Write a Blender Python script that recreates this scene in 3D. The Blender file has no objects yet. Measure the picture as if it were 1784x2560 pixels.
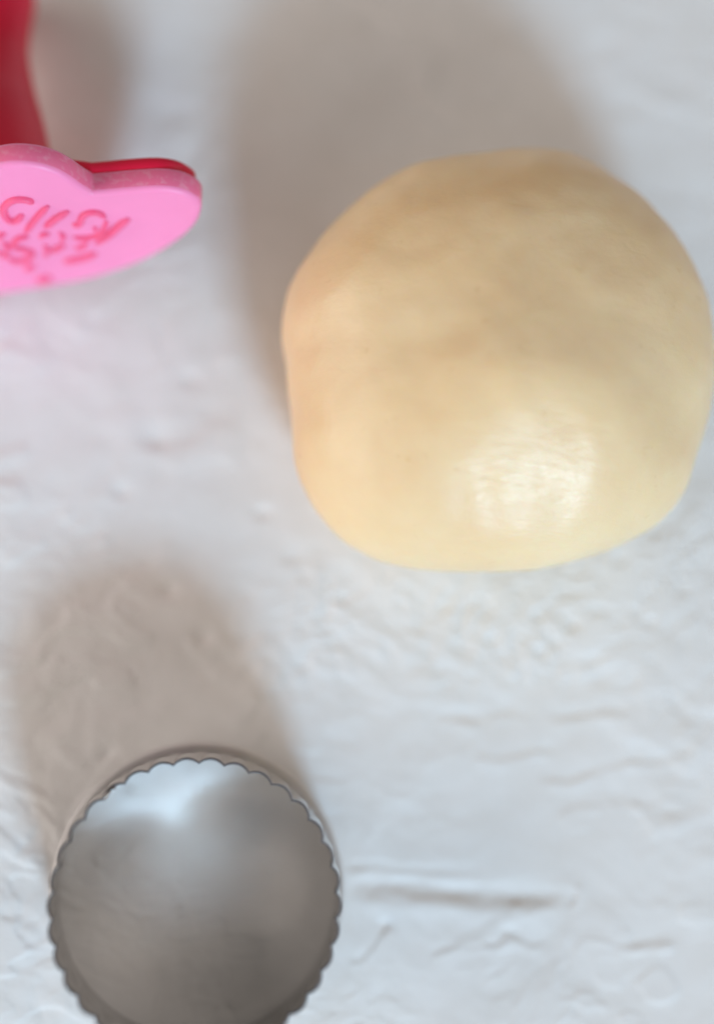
import bpy, math, random
import numpy as np
from mathutils import Matrix, Vector

S = bpy.context.scene
COL = S.collection
random.seed(4)

# ------------------------------------------------------------------ camera
# portrait frame, 50 mm lens held over the board and tipped ~11 degrees
W_PX, H_PX = 1784.0, 2560.0
F_PX = 50.0 / 36.0 * H_PX
NADIR = (613.0, 1951.0)                       # the point straight below the lens
_d = np.array([(NADIR[0] - W_PX / 2) / F_PX, -(NADIR[1] - H_PX / 2) / F_PX, -1.0])
_d /= np.linalg.norm(_d)
_t = np.array([0, 0, -1.0])
_v = np.cross(_d, _t)
_K = np.array([[0, -_v[2], _v[1]], [_v[2], 0, -_v[0]], [-_v[1], _v[0], 0]])
ROT = np.eye(3) + _K + _K @ _K / (1 + _d @ _t)
AXIS = ROT @ _t
CAM = -AXIS * 0.362
cd = bpy.data.cameras.new('camera')
cam = bpy.data.objects.new('camera', cd)
COL.objects.link(cam)
m = Matrix([list(map(float, r)) for r in ROT]).to_4x4()
m.translation = Vector(map(float, CAM))
cam.matrix_world = m
cd.sensor_fit = 'VERTICAL'
cd.sensor_height = 36.0
cd.sensor_width = 24.0
cd.lens = 50.0
cd.clip_start = 0.01
cd.clip_end = 50.0
cd.dof.use_dof = True
cd.dof.focus_distance = 0.3230
cd.dof.aperture_fstop = 1.6
S.camera = cam

# ------------------------------------------------------------------ light
w = bpy.data.worlds.new('World')
S.world = w
w.use_nodes = True
bg = w.node_tree.nodes['Background']
bg.inputs[0].default_value = (1.0, 0.91, 0.84, 1)      # warm light of the room
bg.inputs[1].default_value = 0.18


def window_light(name, target, azim, elev, dist, sx, sy, power, color):  # area lamp, for the window and for the added fills
    ld = bpy.data.lights.new(name, 'AREA')
    ld.shape = 'RECTANGLE'
    ld.size, ld.size_y = sx, sy
    ld.energy = power
    ld.color = color
    o = bpy.data.objects.new(name, ld)
    COL.objects.link(o)
    dv = Vector((math.sin(azim) * math.cos(elev), -math.cos(azim) * math.cos(elev), math.sin(elev)))
    o.location = Vector(target) + dv * dist
    o.rotation_euler = (-dv).to_track_quat('-Z', 'Y').to_euler()
    return o


# the window, below right of the frame
window_light('window_light', (0.0, 0.0, 0.0), math.radians(17), math.radians(30), 2.2,
             0.44, 0.29, 38.5, (0.47, 0.74, 1.0))
# added warm fill lamps: a broad one round the window, one each side
window_light('front_fill_light', (0.0, 0.0, 0.0), math.radians(10), math.radians(32), 1.60,
             1.2, 0.8, 6.0, (1.0, 0.93, 0.86))
window_light('side_fill_light', (0.0, 0.0, 0.0), math.radians(-85), math.radians(19), 1.6,
             2.0, 0.9, 20.0, (1.0, 0.90, 0.84))
window_light('side_fill_light', (0.0, 0.0, 0.0), math.radians(115), math.radians(38), 1.6,
             1.6, 1.0, 5.5, (1.0, 0.90, 0.84))

vs = S.view_settings
vs.view_transform = 'Standard'
vs.look = 'None'
vs.exposure = 0.02
vs.gamma = 1.0
vs.use_curve_mapping = False
S.cycles.use_denoising = True
S.cycles.max_bounces = 10
S.cycles.diffuse_bounces = 6
S.cycles.glossy_bounces = 6
S.cycles.blur_glossy = 0.1


# ------------------------------------------------------------------ helpers
def ray(x, y):
    return ROT @ np.array([(x - W_PX / 2) / F_PX, -(y - H_PX / 2) / F_PX, -1.0])


def at(x, y, z=0.0):
    r = ray(x, y)
    return CAM + r * (z - CAM[2]) / r[2]


def on_plane(x, y, p, n):
    r = ray(x, y)
    return CAM + r * ((p - CAM) @ n) / (r @ n)


def mesh_obj(name, verts, faces, mat, parent=None, smooth=True, flat_from=None):
    me = bpy.data.meshes.new(name)
    me.from_pydata([tuple(map(float, v)) for v in verts], [], faces)
    if smooth:
        n = len(me.polygons)
        fl = np.ones(n, bool)
        if flat_from is not None:
            fl[flat_from:] = False
        me.polygons.foreach_set('use_smooth', fl)
    me.materials.append(mat)
    me.update()
    o = bpy.data.objects.new(name, me)
    COL.objects.link(o)
    if parent is not None:
        o.parent = parent
    return o


def empty(name, loc=(0, 0, 0)):
    o = bpy.data.objects.new(name, None)
    o.empty_display_size = 0.01
    COL.objects.link(o)
    o.location = loc
    return o


def tag(o, label=None, cat=None, kind=None, group=None):
    if label: o['label'] = label
    if cat: o['category'] = cat
    if kind: o['kind'] = kind
    if group: o['group'] = group


class Mat:
    def __init__(self, name):
        self.m = bpy.data.materials.new(name)
        self.m.use_nodes = True
        self.t = self.m.node_tree
        self.b = self.t.nodes['Principled BSDF']

    def node(self, kind, **kw):
        n = self.t.nodes.new(kind)
        for k, v in kw.items():
            if k in n.inputs:
                n.inputs[k].default_value = v
            else:
                setattr(n, k, v)
        return n

    def link(self, a, b):
        self.t.links.new(a, b)

    def noise(self, scale, detail=4, rough=0.55, vec=None, **kw):
        n = self.node('ShaderNodeTexNoise')
        n.inputs['Scale'].default_value = scale
        n.inputs['Detail'].default_value = detail
        n.inputs['Roughness'].default_value = rough
        for k, v in kw.items():
            n.inputs[k].default_value = v
        self.link(vec if vec is not None else self.coord(), n.inputs['Vector'])
        return n.outputs['Fac']

    def coord(self):
        if not hasattr(self, '_c'):
            self._c = self.node('ShaderNodeTexCoord').outputs['Object']
        return self._c

    def ramp(self, fac, stops):
        r = self.node('ShaderNodeValToRGB')
        e = r.color_ramp.elements
        while len(e) < len(stops):
            e.new(0.5)
        for el, (p, c) in zip(e, stops):
            el.position = p
            el.color = (*c, 1) if len(c) == 3 else c
        self.link(fac, r.inputs[0])
        return r.outputs[0]

    def rng(self, fac, a, b, c, d):
        r = self.node('ShaderNodeMapRange')
        for i, v in zip((1, 2, 3, 4), (a, b, c, d)):
            r.inputs[i].default_value = v
        self.link(fac, r.inputs[0])
        return r.outputs[0]

    def mix(self, fac, a, b, blend='MIX'):
        n = self.node('ShaderNodeMix')
        n.data_type = 'RGBA'
        n.blend_type = blend
        for s, v in ((0, fac), (6, a), (7, b)):
            if isinstance(v, (int, float)):
                n.inputs[s].default_value = v
            elif isinstance(v, tuple):
                n.inputs[s].default_value = (*v, 1)
            else:
                self.link(v, n.inputs[s])
        return n.outputs[2]

    def bump(self, height, dist, strength=1.0, normal=None):
        n = self.node('ShaderNodeBump')
        n.inputs['Strength'].default_value = strength
        n.inputs['Distance'].default_value = dist
        self.link(height, n.inputs['Height'])
        if normal is not None:
            self.link(normal, n.inputs['Normal'])
        return n.outputs['Normal']


# gradient noise on arrays, for sculpting
_rng = np.random.RandomState(11)


def perlin2(x, y, seed):
    r = np.random.RandomState(seed)
    perm = r.permutation(256)
    g = r.uniform(0, 2 * np.pi, 256)
    gx, gy = np.cos(g), np.sin(g)
    xi, yi = np.floor(x).astype(int), np.floor(y).astype(int)
    xf, yf = x - xi, y - yi
    u, v = xf ** 3 * (xf * (xf * 6 - 15) + 10), yf ** 3 * (yf * (yf * 6 - 15) + 10)

    def gr(ix, iy, fx, fy):
        h = perm[(perm[ix & 255] + iy) & 255]
        return gx[h] * fx + gy[h] * fy
    a = gr(xi, yi, xf, yf)
    b = gr(xi + 1, yi, xf - 1, yf)
    c = gr(xi, yi + 1, xf, yf - 1)
    d = gr(xi + 1, yi + 1, xf - 1, yf - 1)
    return (a + u * (b - a)) * (1 - v) + (c + u * (d - c)) * v


def fbm2(x, y, seed, octs=4, gain=0.5):
    s, a, f = 0.0, 1.0, 1.0
    for i in range(octs):
        s = s + a * perlin2(x * f, y * f, seed + i)
        a *= gain
        f *= 2.03
    return s


def smooth01(t):
    t = np.clip(t, 0, 1)
    return t * t * (3 - 2 * t)


def spline(pts, n=12, closed=False):
    """Catmull-Rom through the points"""
    P = np.asarray(pts, float)
    if closed:
        Q = np.vstack([P[-1], P, P[0], P[1]])
    else:
        Q = np.vstack([2 * P[0] - P[1], P, 2 * P[-1] - P[-2]])
    out = []
    for i in range(1, len(Q) - 2):
        p0, p1, p2, p3 = Q[i - 1], Q[i], Q[i + 1], Q[i + 2]
        for k in range(n):
            t = k / n
            out.append(0.5 * (2 * p1 + (p2 - p0) * t + (2 * p0 - 5 * p1 + 4 * p2 - p3) * t * t
                              + (3 * p1 - p0 - 3 * p2 + p3) * t ** 3))
    if not closed:
        out.append(Q[-2])
    return np.array(out)


def polydist(X, Y, line):
    """distance to a polyline, signed (+ on its left) and the fraction along it"""
    best = np.full(X.shape, 1e9)
    sg = np.zeros(X.shape)
    fr = np.zeros(X.shape)
    L = len(line) - 1
    for i in range(L):
        a, b = line[i], line[i + 1]
        ab = b - a
        l2 = ab @ ab + 1e-18
        t = np.clip(((X - a[0]) * ab[0] + (Y - a[1]) * ab[1]) / l2, 0, 1)
        dx, dy = X - a[0] - t * ab[0], Y - a[1] - t * ab[1]
        dd = np.hypot(dx, dy)
        s = ab[0] * dy - ab[1] * dx
        k = dd < best
        best = np.where(k, dd, best)
        sg = np.where(k, np.sign(s), sg)
        fr = np.where(k, (i + t) / L, fr)
    return best, sg, fr


# ------------------------------------------------------------------ plaster board
def mat_plaster():
    M = Mat('white_plaster')
    big = M.noise(9, 4)
    fine = M.noise(70, 5, 0.6)
    c = M.ramp(big, [(0.3, (0.735, 0.725, 0.705)), (0.7, (0.80, 0.80, 0.795))])
    c = M.mix(M.rng(fine, 0.35, 0.65, 0.0, 0.4), c, (0.69, 0.67, 0.64))
    M.link(c, M.b.inputs['Base Color'])
    M.b.inputs['Roughness'].default_value = 0.62
    M.b.inputs['Specular IOR Level'].default_value = 0.35
    h = M.noise(900, 3, 0.6)
    M.link(M.bump(h, 0.00012, 0.6), M.b.inputs['Normal'])
    return M.m


def build_board():
    # fine spacing where the photograph looks, coarser further out
    def axis(lo, hi, step, out):
        core = np.arange(lo, hi + 1e-9, step)
        g, s, a, b = [], step, lo, hi
        left, right = [], []
        while a > -out:
            s *= 1.18
            a -= s
            b += s
            left.append(a)
            right.append(b)
        return np.concatenate([left[::-1], core, right])
    xs = axis(-0.105, 0.11, 0.00042, 0.34)
    ys = axis(-0.135, 0.155, 0.00042, 0.42)
    X, Y = np.meshgrid(xs, ys)
    Z = np.zeros_like(X)
    # slow undulation and trowel sweeps
    Z += 0.00034 * fbm2(X * 22, Y * 26, 3, 3)
    wx = X + 0.010 * fbm2(X * 25, Y * 25, 41, 2)
    wy = Y + 0.010 * fbm2(X * 25, Y * 25, 51, 2)
    Z += 0.00026 * fbm2(wx * 60, wy * 75, 7, 3, 0.45)
    busy = smooth01(0.45 + 1.6 * fbm2(X * 16, Y * 16, 131, 2))
    Z += busy * 0.00032 * (np.abs(fbm2(wx * 120, wy * 165, 141, 2, 0.5)) + 0.5 * fbm2(wx * 95, wy * 210, 151, 2))
    # torn skins of plaster: low terraces with irregular edges
    for seed, thr, a, fx, fy in ((61, 0.12, 0.00024, 38, 62), (71, 0.22, 0.00028, 30, 48), (81, 0.05, 0.00020, 70, 95)):
        n = fbm2(wx * fx, wy * fy, seed, 3, 0.45)
        keep = smooth01(fbm2(X * 18, Y * 18, seed + 9, 2) * 2.2 + 0.35)
        Z += a * smooth01((n - thr) / 0.10) * keep
    # ground features are given by where they lie in the photograph (px on the board)
    def P(pts, n=8):
        return spline([at(x * 1.115, y * 1.115)[:2] for x, y in pts], n)

    def patch(cx, cy, rx, ry):
        c = at(cx * 1.115, cy * 1.115)
        k = 1.115 / 9900.0
        return np.exp(-(((X - c[0]) / (rx * k)) ** 2 + ((Y - c[1]) / (ry * k)) ** 2))
    # rough stippled field under the dough, to the right
    rough = np.clip(patch(1180, 1390, 260, 120) + 0.9 * patch(1470, 1230, 150, 120) + 0.6 * patch(720, 1380, 70, 90), 0, 1)
    n = fbm2(wx * 120, wy * 150, 91, 3, 0.5)
    Z += rough * (0.0027 * np.abs(n) - 0.0010 * fbm2(wx * 230, wy * 260, 95, 2))
    # pits and pushed-up spots
    for (cx, cy, r, a) in ((380, 1322, 16, -.0005), (455, 1428, 18, -.0006), (240, 1690, 14, -.0004), (655, 1248, 16, -.0004),
                           (590, 1148, 16, -.0005), (270, 1100, 18, -.0005), (430, 850, 20, -.0004), (510, 800, 22, .0003),
                           (735, 1355, 20, -.0005), (735, 1405, 22, -.0005), (1500, 225, 26, .0003), (660, 245, 10, -.0006),
                           (868, 2075, 13, -.0005), (430, 215, 26, .0004), (470, 140, 20, -.0004), (350, 985, 22, -.0005)):
        Z += a * patch(cx, cy, r * 1.3, r)
    # trowel lines: a dark lee side with lit shoulders. (points, width px, height m)
    lines = [
        ([(765, 1950), (850, 1952), (960, 1960), (1100, 1962)], 9, .00032),
        ([(765, 1995), (900, 2006), (1040, 2019), (1150, 2026), (1284, 2022)], 17, .00100),
        ([(1276, 2035), (1288, 2012), (1280, 1985)], 8, .00040),
        ([(975, 1610), (1030, 1614), (1085, 1622)], 10, .00040),
        ([(1080, 1615), (1130, 1600), (1200, 1612)], 9, .00030),
        ([(1215, 1613), (1290, 1610), (1350, 1598), (1420, 1602)], 8, .00036),
        ([(1060, 1690), (1110, 1703), (1160, 1696), (1200, 1682), (1250, 1692)], 9, .00034),
        ([(1200, 1745), (1260, 1752), (1310, 1738), (1380, 1715), (1440, 1700)], 8, .00028),
        ([(1400, 1705), (1470, 1708), (1530, 1694), (1560, 1680)], 8, .00028),
        ([(780, 2150), (810, 2155), (840, 2120), (865, 2075), (880, 2068)], 7, .00026),
        ([(960, 2150), (1010, 2125), (1040, 2105)], 7, .00020),
        ([(1070, 2115), (1110, 2120), (1140, 2100), (1175, 2112), (1215, 2125), (1270, 2116)], 8, .00030),
        ([(1360, 2140), (1450, 2120), (1540, 2105)], 10, .00018),
        ([(1560, 1600), (1600, 1570), (1640, 1560)], 9, .00022),
        ([(1340, 1790), (1420, 1800), (1500, 1830), (1600, 1810)], 12, .00018),
        ([(700, 1420), (760, 1460), (820, 1490), (930, 1570)], 12, .00022),
        ([(930, 1580), (990, 1650), (1060, 1690)], 16, .00018),
        ([(540, 1460), (600, 1430), (660, 1490), (690, 1510)], 14, .00030),
        ([(470, 1490), (520, 1500), (570, 1540), (640, 1590)], 14, .00026),
        ([(80, 1650), (180, 1610), (300, 1600), (380, 1560)], 20, .00022),
        ([(380, 280), (430, 250), (500, 190)], 18, .00028),
        ([(410, 400), (450, 350), (500, 300)], 14, .00030),
        ([(240, 900), (300, 930), (330, 1010), (290, 1080)], 26, .00026),
        ([(320, 990), (400, 1010), (480, 960), (500, 900)], 24, .00030),
        ([(440, 930), (520, 960), (560, 1030)], 20, .00022),
        ([(130, 1180), (150, 1120), (230, 1090), (270, 1080)], 22, .00022),
        ([(880, 230), (940, 250), (1010, 300)], 14, .00026),
        ([(1470, 220), (1510, 232), (1560, 226)], 13, .00034),
        ([(1440, 420), (1490, 450), (1540, 440), (1570, 470)], 15, .00028),
        ([(0, 2060), (60, 2075), (100, 2110)], 13, .00022),
        ([(20, 2200), (120, 2215), (200, 2290)], 16, .00018),
        ([(1300, 2030), (1420, 2030), (1600, 2000)], 26, .00016),
        ([(1050, 100), (1120, 80), (1200, 95)], 18, .00022),
    ]
    r = np.random.RandomState(5)
    # more, shorter trowel flecks scattered over the open board
    for i in range(64):
        x, y = r.uniform(-40, 1640), r.uniform(-60, 2360)
        a = r.normal(0.1, 0.45)
        l = r.uniform(30, 110)
        lines.append(([(x, y), (x + l * math.cos(a) * .5, y - l * math.sin(a) * .5 + r.uniform(-8, 8)),
                       (x + l * math.cos(a), y - l * math.sin(a))], r.uniform(7, 15), r.uniform(.00004, .00013)))
    k = 1.115 / 9900.0
    for pts, wd, a in lines:
        wd *= 1.2
        L = P(pts)
        lo, hi = L.min(0) - wd * k * 4, L.max(0) + wd * k * 4
        iy = np.where((ys > lo[1]) & (ys < hi[1]))[0]
        ix = np.where((xs > lo[0]) & (xs < hi[0]))[0]
        if len(iy) < 2 or len(ix) < 2:
            continue
        sl = np.s_[iy[0]:iy[-1] + 1, ix[0]:ix[-1] + 1]
        xx, yy = X[sl], Y[sl]
        jx = xx + 0.0008 * fbm2(xx * 160, yy * 160, 21, 2)
        jy = yy + 0.0008 * fbm2(xx * 160, yy * 160, 22, 2)
        d, sg, fr = polydist(jx, jy, L)
        u = d * sg / (wd * k)
        fade = smooth01(fr / 0.15) * smooth01((1 - fr) / 0.15) * (0.75 + 0.5 * fbm2(xx * 120, yy * 120, 23, 2))
        Z[sl] += -1.2 * a * u * np.exp(-u * u / 2) * fade
    # level out under the things so that they sit on the board
    Z -= np.percentile(Z, 96)
    Z = np.minimum(Z, 0.00015)
    nx, ny = len(xs), len(ys)
    me = bpy.data.meshes.new('plaster_board')
    co = np.stack([X, Y, Z], -1).reshape(-1, 3)
    i = np.arange((ny - 1) * (nx - 1))
    base = (i // (nx - 1)) * nx + i % (nx - 1)
    f = np.stack([base, base + 1, base + nx + 1, base + nx], 1)
    # skirt and underside give the board its thickness
    edge = np.concatenate([np.arange(nx), np.arange(1, ny) * nx + nx - 1,
                           (ny - 1) * nx + np.arange(nx - 2, -1, -1), np.arange(ny - 2, 0, -1) * nx])
    low = co[edge].copy()
    low[:, 2] = -0.012
    n0 = len(co)
    co = np.vstack([co, low])
    ne = len(edge)
    j = np.arange(ne)
    side = np.stack([edge[j], n0 + j, n0 + (j + 1) % ne, edge[(j + 1) % ne]], 1)
    fa = np.vstack([f, side])
    me.vertices.add(len(co))
    me.vertices.foreach_set('co', co.ravel())
    me.loops.add(fa.size)
    me.loops.foreach_set('vertex_index', fa.ravel().astype(np.int32))
    me.polygons.add(len(fa))
    me.polygons.foreach_set('loop_start', np.arange(0, fa.size, 4, dtype=np.int32))
    me.update(calc_edges=True)
    me.validate()
    sm = np.ones(len(me.polygons), bool)
    me.polygons.foreach_set('use_smooth', sm)
    me.materials.append(mat_plaster())
    o = bpy.data.objects.new('board_surface', me)
    COL.objects.link(o)
    tag(o, 'white plastered board with trowel marks under the dough, stamp and cutter', 'board', 'structure')
    return o


build_board()


# ------------------------------------------------------------------ dough
def mat_dough(cheek):
    M = Mat('raw_dough')
    mott = M.noise(26, 4, 0.5, Distortion=0.6)
    mid = M.noise(75, 4, 0.55)
    fine = M.noise(520, 3, 0.6)
    c = M.ramp(mott, [(0.28, (0.78, 0.565, 0.325)), (0.52, (0.82, 0.615, 0.36)), (0.76, (0.85, 0.66, 0.41))])
    c = M.mix(M.rng(mid, 0.42, 0.70, 0.0, 0.35), c, (0.86, 0.69, 0.44))
    spk = M.noise(240, 2, 0.5)
    c = M.mix(M.rng(spk, 0.67, 0.76, 0.0, 0.24), c, (0.62, 0.38, 0.14))
    M.link(c, M.b.inputs['Base Color'])
    M.b.inputs['Subsurface Weight'].default_value = 0.6
    M.b.inputs['Subsurface Radius'].default_value = (1.0, 0.55, 0.25)
    M.b.inputs['Subsurface Scale'].default_value = 0.009
    M.b.inputs['Specular IOR Level'].default_value = 0.31
    rr = M.noise(60, 5, 0.65, Distortion=1.2)
    M.link(M.rng(rr, 0.3, 0.7, 0.29, 0.47), M.b.inputs['Roughness'])
    # stretched skin wrinkles
    mp = M.node('ShaderNodeMapping')
    mp.inputs['Rotation'].default_value = (0.2, 0.3, 0.9)
    mp.inputs['Scale'].default_value = (1.0, 3.2, 1.6)
    M.link(M.coord(), mp.inputs['Vector'])
    wr = M.noise(150, 4, 0.6, vec=mp.outputs[0], Distortion=0.8)
    # the rubbed cheek has a tighter, more creased skin
    dn = M.node('ShaderNodeVectorMath')
    dn.operation = 'DISTANCE'
    M.link(M.coord(), dn.inputs[0])
    dn.inputs[1].default_value = cheek
    n1 = M.bump(wr, 0.00022, 1.0)
    M.link(M.rng(dn.outputs['Value'], 0.008, 0.030, 0.9, 0.22), n1.node.inputs['Strength'])
    n2 = M.bump(mid, 0.0004, 0.25, n1)
    n3 = M.bump(fine, 0.00009, 0.7, n2)
    M.link(n3, M.b.inputs['Normal'])
    return M.m


DOUGH_OUT = [(950, 76), (1060, 86), (1175, 142), (1285, 216), (1400, 330), (1480, 460), (1540, 580), (1570, 720), (1590, 830),
             (1590, 880), (1560, 1000), (1515, 1150), (1480, 1280), (1400, 1375), (1250, 1450), (1100, 1500), (950, 1525),
             (800, 1532), (600, 1525), (420, 1490), (300, 1430), (200, 1330), (135, 1220), (112, 1100), (108, 970), (95, 800),
             (80, 680), (105, 560), (165, 440), (246, 335), (358, 236), (488, 146), (622, 122), (768, 102)]


def build_dough():
    ze, top = 0.026, 0.061
    out = np.array([at(650 + x * .70875, 340 + y * .70875, ze)[:2] for x, y in DOUGH_OUT])
    c = (out.max(0) + out.min(0)) / 2
    rel = out - c
    ang = np.arctan2(rel[:, 1], rel[:, 0])
    rad = np.hypot(*rel.T)
    o = np.argsort(ang)
    ang, rad = ang[o], rad[o]
    NA, NL = 300, 150
    th = np.linspace(-np.pi, np.pi, NA, endpoint=False)
    R = np.interp(th, np.r_[ang - 2 * np.pi, ang, ang + 2 * np.pi], np.r_[rad, rad, rad])
    k = np.exp(-0.5 * (np.arange(-8, 9) / 3.0) ** 2)
    k /= k.sum()
    R = sum(np.roll(R, i - 8) * k[i] for i in range(17))
    Rm = R.mean()
    s = np.linspace(-1, 1, NL)                    # -1 bottom rim, 1 apex
    V = []
    for t in s:
        if t < 0:
            a = -t * np.pi / 2
            x = 0.62 + 0.38 * np.cos(a) ** 0.9 if a < np.pi / 2 else 0.62
            z = ze * (1 - np.sin(a) ** 1.05)
        else:
            a = t * np.pi / 2
            x = np.cos(a) ** 0.92 if t < 1 else 0.0
            z = ze + (top - ze) * np.sin(a)
        # the outline's lobes die out towards the crown
        q = max(0.0, t)
        rr = (R * (1 - q ** 1.6) + Rm * q ** 1.6) * max(x, 0.0)
        V.append(np.stack([c[0] + rr * np.cos(th), c[1] + rr * np.sin(th), np.full(NA, z)], 1))
    V = np.array(V)
    P = V.reshape(-1, 3)
    ctr = np.array([c[0], c[1], 0.022])
    # the crown leans a little
    up = np.clip((P[:, 2] - ze) / (top - ze), 0, 1)
    P[:, 0] += 0.000 * up
    N = P - ctr
    N[:, 2] *= 1.6
    N /= np.linalg.norm(N, axis=1)[:, None]

    def near(px, py, z, r):
        q = at(px * 1.115, py * 1.115, z)
        return q, np.exp(-((P - q) ** 2).sum(1) / r ** 2)
    # a pressed, flatter cheek that faces the window
    q, g = near(1180, 1015, 0.047, 0.021)
    i = np.argmin(((P - q) ** 2).sum(1))
    p0, n0 = P[i].copy(), None
    n0 = np.array([0.03, -0.55, 0.83])
    n0 /= np.linalg.norm(n0)
    wv = (P - p0) @ n0
    tang = np.linalg.norm((P - p0) - wv[:, None] * n0, axis=1)
    mask = np.exp(-(tang / 0.027) ** 4) * smooth01((wv + 0.018) / 0.012)
    P += n0 * (-wv * 0.80 * mask)[:, None]
    # lumps, dents and folds (1600 px positions, height, radius, depth)
    for px, py, z, r, dpt in ((850, 850, .045, .009, .0012), (760, 960, .035, .012, -.0012), (1185, 480, .056, .011, .0010),
                              (1080, 560, .058, .008, -.0009), (1330, 560, .052, .016, -.0016), (1480, 560, .038, .013, .0012),
                              (1100, 700, .060, .016, .0010), (930, 700, .056, .014, -.0008), (1300, 760, .056, .013, -.0009),
                              (950, 1060, .042, .016, -.0012), (1400, 900, .042, .014, -.0008), (690, 690, .028, .011, .0012),
                              (655, 930, .026, .010, -.0012), (1150, 1210, .024, .010, -.0006), (840, 1200, .022, .014, .0010),
                              (900, 470, .045, .012, .0012), (1450, 1040, .034, .010, .0010)):
        q, g = near(px, py, z, r)
        P += N * (0.32 * g * dpt)[:, None]

    def fold(pts, z, wd, dpt):
        L = spline([at(650 + x * .70875, 340 + y * .70875, zz) for (x, y), zz in zip(pts, z)], 8)
        best = np.full(len(P), 1e9)
        fr = np.zeros(len(P))
        for j in range(len(L)):
            d = ((P - L[j]) ** 2).sum(1)
            kk = d < best
            best = np.where(kk, d, best)
            fr = np.where(kk, j / (len(L) - 1), fr)
        fd = smooth01(fr / .25) * smooth01((1 - fr) / .25)
        u = np.sqrt(best) / wd
        P[:] += N * (dpt * np.exp(-u * u) * fd)[:, None]
    fold([(715, 450), (760, 400), (790, 340), (850, 255), (940, 240), (1010, 265), (1050, 320)], [.060, .060, .059, .057, .056, .055, .055], .0024, -.00022)
    fold([(1490, 870), (1540, 860), (1600, 835)], [.040, .032, .026], .0016, -.0012)
    fold([(905, 1330), (930, 1370), (960, 1400)], [.030, .027, .024], .0014, -.0005)
    fold([(700, 1090), (740, 1040), (800, 1000), (860, 975)], [.05, .052, .053, .054], .0016, .0004)
    # unevenness of a hand-rolled ball
    th_, ph_ = np.arctan2(N[:, 1], N[:, 0]), N[:, 2]
    X3 = (P - ctr) / 0.05
    n = fbm2(X3[:, 0] * 2.1 + X3[:, 2] * .7, X3[:, 1] * 2.1 - X3[:, 2] * .5, 15, 3, .45)
    P += N * (0.0009 * n * np.clip(P[:, 2] / .01, 0, 1))[:, None]
    P[:, 2] = np.maximum(P[:, 2], -0.0002)
    verts = list(P[:-NA]) + [P[-NA:].mean(0)]
    apex = len(verts) - 1
    faces = []
    for a in range(NL - 2):
        for b in range(NA):
            b2 = (b + 1) % NA
            faces.append((a * NA + b, a * NA + b2, (a + 1) * NA + b2, (a + 1) * NA + b))
    for b in range(NA):
        faces.append(((NL - 2) * NA + b, (NL - 2) * NA + (b + 1) % NA, apex))
    faces.append(tuple(range(NA - 1, -1, -1)))
    o = mesh_obj('dough_ball', [v - np.array([c[0], c[1], 0]) for v in verts], faces, mat_dough(tuple(float(a) for a in p0 - np.array([c[0], c[1], 0]))))
    o.location = (c[0], c[1], 0)
    tag(o, 'large smooth ball of pale yellow cookie dough resting on the white board', 'dough')
    return o


build_dough()


# ------------------------------------------------------------------ fluted cutter
def mat_steel():
    M = Mat('tinned_steel')
    n = M.noise(60, 4)
    M.link(M.ramp(n, [(0.3, (0.42, 0.41, 0.40)), (0.7, (0.49, 0.48, 0.47))]), M.b.inputs['Base Color'])
    M.b.inputs['Metallic'].default_value = 1.0
    mp = M.node('ShaderNodeMapping')
    mp.inputs['Scale'].default_value = (1, 1, 14)
    M.link(M.coord(), mp.inputs['Vector'])
    br = M.noise(160, 3, 0.6, vec=mp.outputs[0])
    M.link(M.rng(br, 0.3, 0.7, 0.09, 0.17), M.b.inputs['Roughness'])
    M.link(M.bump(br, 0.00003, 0.5), M.b.inputs['Normal'])
    return M.m


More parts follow.
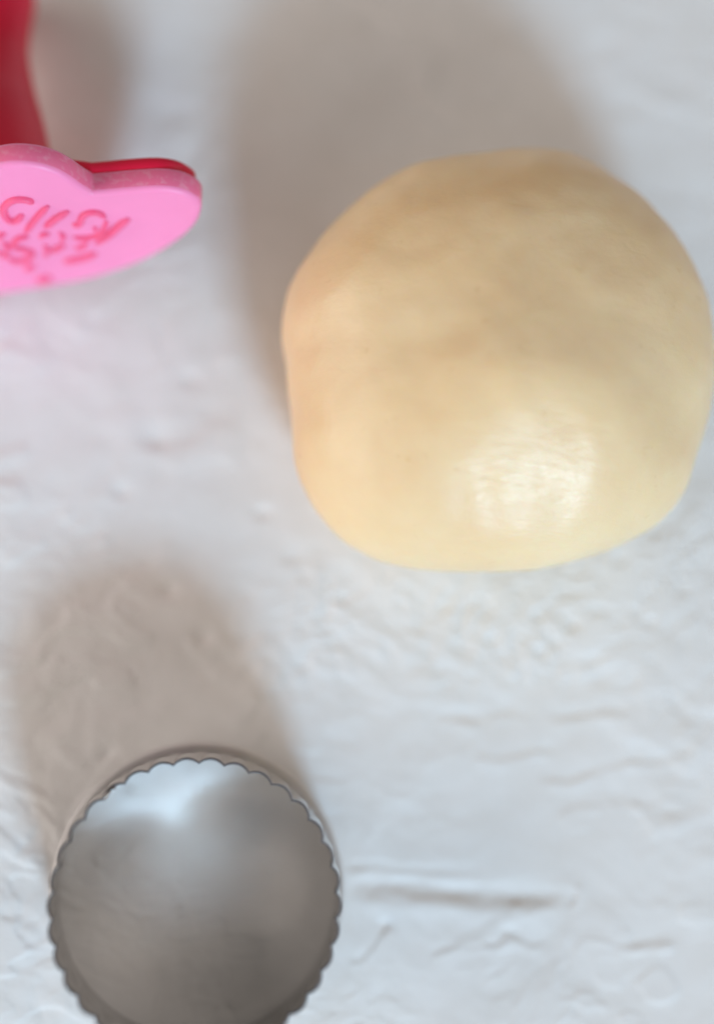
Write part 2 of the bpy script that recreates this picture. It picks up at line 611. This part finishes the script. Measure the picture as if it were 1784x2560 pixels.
def build_cutter():
    h, nf, per = 0.032, 34, 14
    na = nf * per
    steel = mat_steel()
    root = empty('cookie_cutter', (-0.0388, -0.0929, 0))
    lean = (0.0003 / h, -0.0009 / h)               # the strip is bent a little out of true
    tag(root, 'round metal cookie cutter with a fluted top edge standing open on the board', 'cookie cutter')
    th = np.linspace(0, 2 * np.pi, na, endpoint=False)
    ph0 = 0.42

    def flute(a):                                  # round lobes outward, narrow creases inward
        return 2.0 * np.abs(np.cos((a * nf + ph0) / 2)) ** 0.75 - 1.0
    wave = flute(th)
    zs = np.concatenate([np.linspace(-0.0010, h - 0.0002, 26)])

    def wall_r(z, inner):
        t = z / h
        r0 = 0.0338 + (0.0315 - 0.0338) * t
        amp = 0.00056 * smooth01((t - 0.30) / 0.35)
        return r0 + amp * wave - (0.00055 if inner else 0.0)
    rings = [(z, wall_r(z, False)) for z in zs] + [(h, wall_r(h, False) - .0001), (h, wall_r(h, True) + .0001)] \
        + [(z, wall_r(z, True)) for z in zs[::-1]]
    V, Fc = [], []
    for z, r in rings:
        V += [(rr * math.cos(a) + lean[0] * z, rr * math.sin(a) + lean[1] * z, z) for rr, a in zip(r, th)]
    nr = len(rings)
    for i in range(nr):
        i2 = (i + 1) % nr
        for j in range(na):
            j2 = (j + 1) % na
            Fc.append((i * na + j, i * na + j2, i2 * na + j2, i2 * na + j))
    wall = mesh_obj('fluted_wall', V, Fc, steel, root)
    ed = Mat('darkened_cut_edge')
    ed.link(ed.ramp(ed.noise(120, 3), [(0.3, (0.10, 0.095, 0.10)), (0.7, (0.17, 0.16, 0.17))]), ed.b.inputs['Base Color'])
    ed.b.inputs['Metallic'].default_value = 0.6
    ed.b.inputs['Roughness'].default_value = 0.6
    wall.data.materials.append(ed.m)
    for pl in wall.data.polygons[25 * na:29 * na]:
        pl.material_index = 1                      # sheared upper edge, coloured dark for the dim room it reflects
    # rolled rim on the board
    V, Fc, nb, mr, Rr = [], [], 14, 0.00055, 0.0342
    nR = 180
    for i in range(nR):
        a = 2 * np.pi * i / nR
        for j in range(nb):
            b = 2 * np.pi * j / nb
            r = Rr + mr * math.cos(b)
            V.append((r * math.cos(a), r * math.sin(a), 0.0003 + mr * math.sin(b)))
    for i in range(nR):
        for j in range(nb):
            i2, j2 = (i + 1) % nR, (j + 1) % nb
            Fc.append((i * nb + j, i2 * nb + j, i2 * nb + j2, i * nb + j2))
    rm = Mat('brightened_rim_steel')  # rim colour brightened to stand for the window light on it
    rm.link(rm.ramp(rm.noise(90, 3), [(0.3, (0.66, 0.64, 0.63)), (0.7, (0.74, 0.73, 0.72))]), rm.b.inputs['Base Color'])
    rm.b.inputs['Metallic'].default_value = 1.0
    rm.b.inputs['Roughness'].default_value = 0.5
    mesh_obj('rolled_rim', V, Fc, rm.m, root)
    # lap seam where the strip's ends are joined, just inside the wall
    V, Fc = [], []
    a0, nz, nt = math.radians(128), 14, 7
    zz = np.linspace(0.002, h + 0.0004, nz)
    for lay in (0.0, 0.00045):
        for z in zz:
            for j in range(nt):
                a = a0 + (j / (nt - 1) - .5) * 0.105
                t = z / h
                wv = float(flute(a))
                r = 0.0338 + (0.0315 - 0.0338) * t + 0.00056 * float(smooth01((t - .30) / .35)) * wv - 0.00062 - lay
                V.append((r * math.cos(a) + lean[0] * z, r * math.sin(a) + lean[1] * z, z))
    n1 = nz * nt
    for i in range(nz - 1):
        for j in range(nt - 1):
            q = i * nt + j
            Fc.append((q, q + nt, q + nt + 1, q + 1))
            Fc.append((n1 + q, n1 + q + 1, n1 + q + nt + 1, n1 + q + nt))
    bd = [j for j in range(nt)] + [i * nt + nt - 1 for i in range(1, nz)] + [(nz - 1) * nt + j for j in range(nt - 2, -1, -1)] \
        + [i * nt for i in range(nz - 2, 0, -1)]
    for a, b in zip(bd, bd[1:] + bd[:1]):
        Fc.append((a, b, n1 + b, n1 + a))
    mesh_obj('lap_seam', V, Fc, steel, root)


build_cutter()


# ------------------------------------------------------------------ stamp
def mat_plastic(name, col, rough, sss=0.0, scale=0.004, radius=(1, .4, .6)):
    M = Mat(name)
    n = M.noise(40, 3)
    d = tuple(x * 0.93 for x in col)
    M.link(M.mix(M.rng(n, .35, .65, 0, 1), col, d), M.b.inputs['Base Color'])
    M.b.inputs['Roughness'].default_value = rough
    M.b.inputs['Specular IOR Level'].default_value = 0.35
    M.b.inputs['Subsurface Weight'].default_value = sss
    M.b.inputs['Subsurface Scale'].default_value = scale
    M.b.inputs['Subsurface Radius'].default_value = radius
    f = M.noise(700, 2)
    M.link(M.bump(f, 0.00003, 0.5), M.b.inputs['Normal'])
    return M.m


ST_E = math.radians(15)
ST_N = np.array([0.0, -math.cos(ST_E), math.sin(ST_E)])       # way the stamp's face looks
ST_P = at(20, 740, 0.0028)
ST_U = np.array([1.0, 0, 0])
ST_W = np.cross(ST_N, ST_U)


def z2(x, y):
    """plane coordinates (right, up) on the stamp's face"""
    q = on_plane(x * .3375, y * .3375 + 300, ST_P, ST_N) - ST_P
    return np.array([q @ ST_U, q @ ST_W])


def st3(u, v, d=0.0):
    return ST_P + ST_U * u + ST_W * v + ST_N * d


def inset(P, d):
    t = np.roll(P, -1, 0) - np.roll(P, 1, 0)
    t /= np.linalg.norm(t, axis=1)[:, None]
    n = np.stack([-t[:, 1], t[:, 0]], 1)          # left of a counter-clockwise path: inward
    return P + n * d


def plate(name, out, layers, mat, parent, org):
    """layers: (depth along the face normal, inset), front to back"""
    V, Fc = [], []
    n = len(out)
    for dep, ins in layers:
        for u, v in inset(out, ins):
            V.append(st3(u, v, dep) - org)
    L = len(layers)
    for i in range(L - 1):
        for j in range(n):
            j2 = (j + 1) % n
            Fc.append((i * n + j, (i + 1) * n + j, (i + 1) * n + j2, i * n + j2))
    k = len(Fc)
    Fc.append(tuple(range(n)))
    Fc.append(tuple((L - 1) * n + j for j in range(n - 1, -1, -1)))
    return mesh_obj(name, V, Fc, mat, parent, flat_from=k)


def build_stamp():
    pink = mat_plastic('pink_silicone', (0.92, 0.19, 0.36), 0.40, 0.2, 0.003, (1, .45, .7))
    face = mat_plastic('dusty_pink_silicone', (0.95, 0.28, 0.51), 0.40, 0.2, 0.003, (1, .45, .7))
    coral = mat_plastic('coral_pink_silicone', (0.94, 0.125, 0.27), 0.42, 0.3, 0.003, (1, .3, .4))
    red = mat_plastic('crimson_plastic', (0.68, 0.008, 0.045), 0.38, 0.0)
    # flour dust clinging to the moulded edge
    dm = pink.node_tree
    pb = dm.nodes['Principled BSDF']
    src = pb.inputs['Base Color'].links[0].from_socket
    tc = dm.nodes.new('ShaderNodeTexCoord')
    dn = dm.nodes.new('ShaderNodeTexNoise')
    dn.inputs['Scale'].default_value = 650
    dn.inputs['Detail'].default_value = 3
    dm.links.new(tc.outputs['Object'], dn.inputs['Vector'])
    dr = dm.nodes.new('ShaderNodeMapRange')
    for k, v in zip((1, 2, 3, 4), (0.50, 0.72, 0.0, 0.30)):
        dr.inputs[k].default_value = v
    dm.links.new(dn.outputs['Fac'], dr.inputs[0])
    dx = dm.nodes.new('ShaderNodeMix')
    dx.data_type = 'RGBA'
    dm.links.new(dr.outputs[0], dx.inputs[0])
    dm.links.new(src, dx.inputs[6])
    dx.inputs[7].default_value = (0.93, 0.62, 0.74, 1)
    dm.links.new(dx.outputs[2], pb.inputs['Base Color'])
    org = np.array([*(st3(0.005, 0.0)[:2]), 0.0])
    root = empty('cookie_stamp', org)
    tag(root, 'pink lobed cookie stamp with raised script lettering and a red handle, lying on its side', 'cookie stamp')
    # outline, counter-clockwise seen from the front; starts at the foot
    right_bottom = [z2(0, 1300), z2(400, 1240), z2(700, 1180), z2(1000, 1080), z2(1200, 980), z2(1350, 880), z2(1450, 780),
                    z2(1488, 690), z2(1487, 625), z2(1450, 585), z2(1350, 535), z2(1200, 512), z2(1000, 520), z2(800, 538)]
    cusp = z2(682, 548)
    hump = [z2(600, 498), z2(520, 440), z2(420, 385), z2(300, 346), z2(150, 328), z2(0, 340)]
    # the side beyond the frame mirrors what can be seen
    hump += [np.array([0.0005, 0.0487]), np.array([-0.0035, 0.0452])]
    cusp_l = np.array([-0.0066, 0.0410])
    left = [np.array(p) for p in ((-0.0100, .0418), (-.0165, .0432), (-.0230, .0432), (-.0290, .0415), (-.0330, .0380), (-.0345, .0330),
                                  (-.0335, .0270), (-.0300, .0190), (-.0250, .0110), (-.0190, .0045), (-.0120, .0000))]
    segs = [spline(right_bottom + [cusp], 8), spline([cusp] + hump + [cusp_l], 8)[1:], spline([cusp_l] + left + [right_bottom[0]], 8)[1:-1]]
    out = np.vstack(segs)
    out[:, 1] -= 0.0
    T = 0.0064
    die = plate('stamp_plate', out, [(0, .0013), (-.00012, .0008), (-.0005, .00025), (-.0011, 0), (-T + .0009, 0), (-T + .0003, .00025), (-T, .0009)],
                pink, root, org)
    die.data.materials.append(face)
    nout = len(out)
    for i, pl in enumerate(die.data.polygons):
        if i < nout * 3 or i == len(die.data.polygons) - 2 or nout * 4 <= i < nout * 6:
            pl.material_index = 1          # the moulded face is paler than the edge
    # raised script, mirrored as on any stamp; one object per letter
    letters = [
        [([(250, 612), (200, 588), (120, 586), (62, 612), (30, 660), (42, 712), (85, 745), (135, 735), (170, 695)], 36)],
        [([(362, 632), (300, 692), (240, 765), (190, 832)], 34)],
        [([(512, 672), (430, 718), (385, 752), (335, 792)], 38)],
        [([(540, 775), (590, 765), (612, 712), (660, 684), (725, 684), (782, 718)], 34),
         ([(790, 740), (775, 805), (720, 850), (640, 868), (548, 866)], 26), ([(690, 795), (722, 805)], 26)],
        [([(958, 728), (895, 772), (825, 835), (715, 915)], 40)],
        [([(-60, 870), (-20, 862), (40, 835)], 36), ([(-50, 985), (10, 970)], 30)],
        [([(215, 862), (150, 868), (110, 905), (112, 935), (180, 955), (240, 980), (215, 1022), (130, 1042), (60, 1018)], 30)],
        [([(480, 925), (430, 945), (392, 975)], 34), ([(330, 920), (355, 960), (340, 1010)], 26)],
        [([(715, 982), (640, 1012), (560, 1030), (478, 1050)], 42)],
        [([(300, 872), (325, 840), (372, 842)], 22), ([(440, 828), (472, 858), (456, 900)], 22)],
        [([(18, 905), (62, 930), (52, 985), (10, 1010)], 24)],
        [([(560, 945), (610, 935), (650, 905)], 22)],
        [([(262, 1078), (225, 1088), (190, 1112)], 34)],
        [([(385, 1165), (330, 1180), (275, 1188)], 52)],
        [([(-330, 640), (-290, 590), (-220, 590), (-200, 640), (-250, 700), (-310, 760)], 34)],
        [([(-140, 610), (-170, 690), (-200, 760)], 34)],
        [([(-240, 900), (-180, 880), (-150, 940), (-220, 1000)], 34)],
    ]
    for strokes in letters:
        V, Fc = [], []
        for pts, wd in strokes:
            L = spline([z2(x, y) for x, y in pts], 7)
            hw = wd * .3375 / 9900.0 * 0.70
            t = np.gradient(L, axis=0)
            t /= np.linalg.norm(t, axis=1)[:, None]
            nn = np.stack([-t[:, 1], t[:, 0]], 1)
            m = len(L)
            prof = [(-1.15, -.0002), (-1.0, .00035), (-.72, .00085), (-.3, .0011), (.3, .0011), (.72, .00085), (1.0, .00035), (1.15, -.0002)]
            b0 = len(V)
            for i in range(m):
                e = min(1.0, 0.25 + 0.75 * min(i, m - 1 - i) / 4.0)
                e = math.sqrt(max(e, 0.05))
                for s_, d_ in prof:
                    q = L[i] + nn[i] * s_ * hw * e
                    V.append(st3(q[0], q[1], d_ * (e if d_ > 0 else 1)) - org)
            npf = len(prof)
            for i in range(m - 1):
                for j in range(npf - 1):
                    a = b0 + i * npf + j
                    Fc.append((a, a + npf, a + npf + 1, a + 1))
            Fc.append(tuple(b0 + j for j in range(npf)))
            Fc.append(tuple(b0 + (m - 1) * npf + j for j in range(npf - 1, -1, -1)))
        mesh_obj('raised_letter', V, Fc, coral, die)
    # red backing behind the pink plate: an oval without the hump
    c0 = np.array([0.0078, 0.0300])
    ob = np.vstack([segs[0], np.linspace(cusp, cusp_l, 14)[1:] + np.array([[0, .0022 * math.sin(math.pi * k / 13)] for k in range(1, 14)]), segs[2]]) - c0
    ob[:, 0] *= 0.965
    ob[:, 1] *= np.where(ob[:, 1] > 0, 0.985, 0.84)
    ob += c0
    B = 0.0034
    plate('backing_plate', ob, [(-T + .0002, .0004), (-T, 0), (-T - B + .0008, 0), (-T - B + .0002, .0004), (-T - B, .001)], red, root, org)
    # turned handle: neck, waist and knob along the axis behind the plate
    axis_c = (-0.0030, 0.0265)
    prof = [(0, .0172), (.003, .0171), (.008, .0165), (.016, .0150), (.024, .0131), (.032, .0108), (.040, .0089), (.047, .0077), (.054, .0076),
            (.060, .0080), (.065, .0082), (.0685, .0074), (.0705, .0050), (.0712, .0)]
    pr = spline(prof, 4)
    V, Fc, n = [], [], 64
    for d, r in pr:
        for i in range(n):
            a = 2 * math.pi * i / n
            V.append(st3(axis_c[0] + max(r, 1e-5) * math.cos(a), axis_c[1] + max(r, 1e-5) * math.sin(a), -T - B + .0002 - d) - org)
    for i in range(len(pr) - 1):
        for j in range(n):
            j2 = (j + 1) % n
            Fc.append((i * n + j, (i + 1) * n + j, (i + 1) * n + j2, i * n + j2))
    mesh_obj('handle', V, Fc, red, root)
    zs = [v[2] for v in V]
    print('stamp: handle lowest', min(zs), 'plate lowest', min(st3(u, v)[2] for u, v in out))


build_stamp()
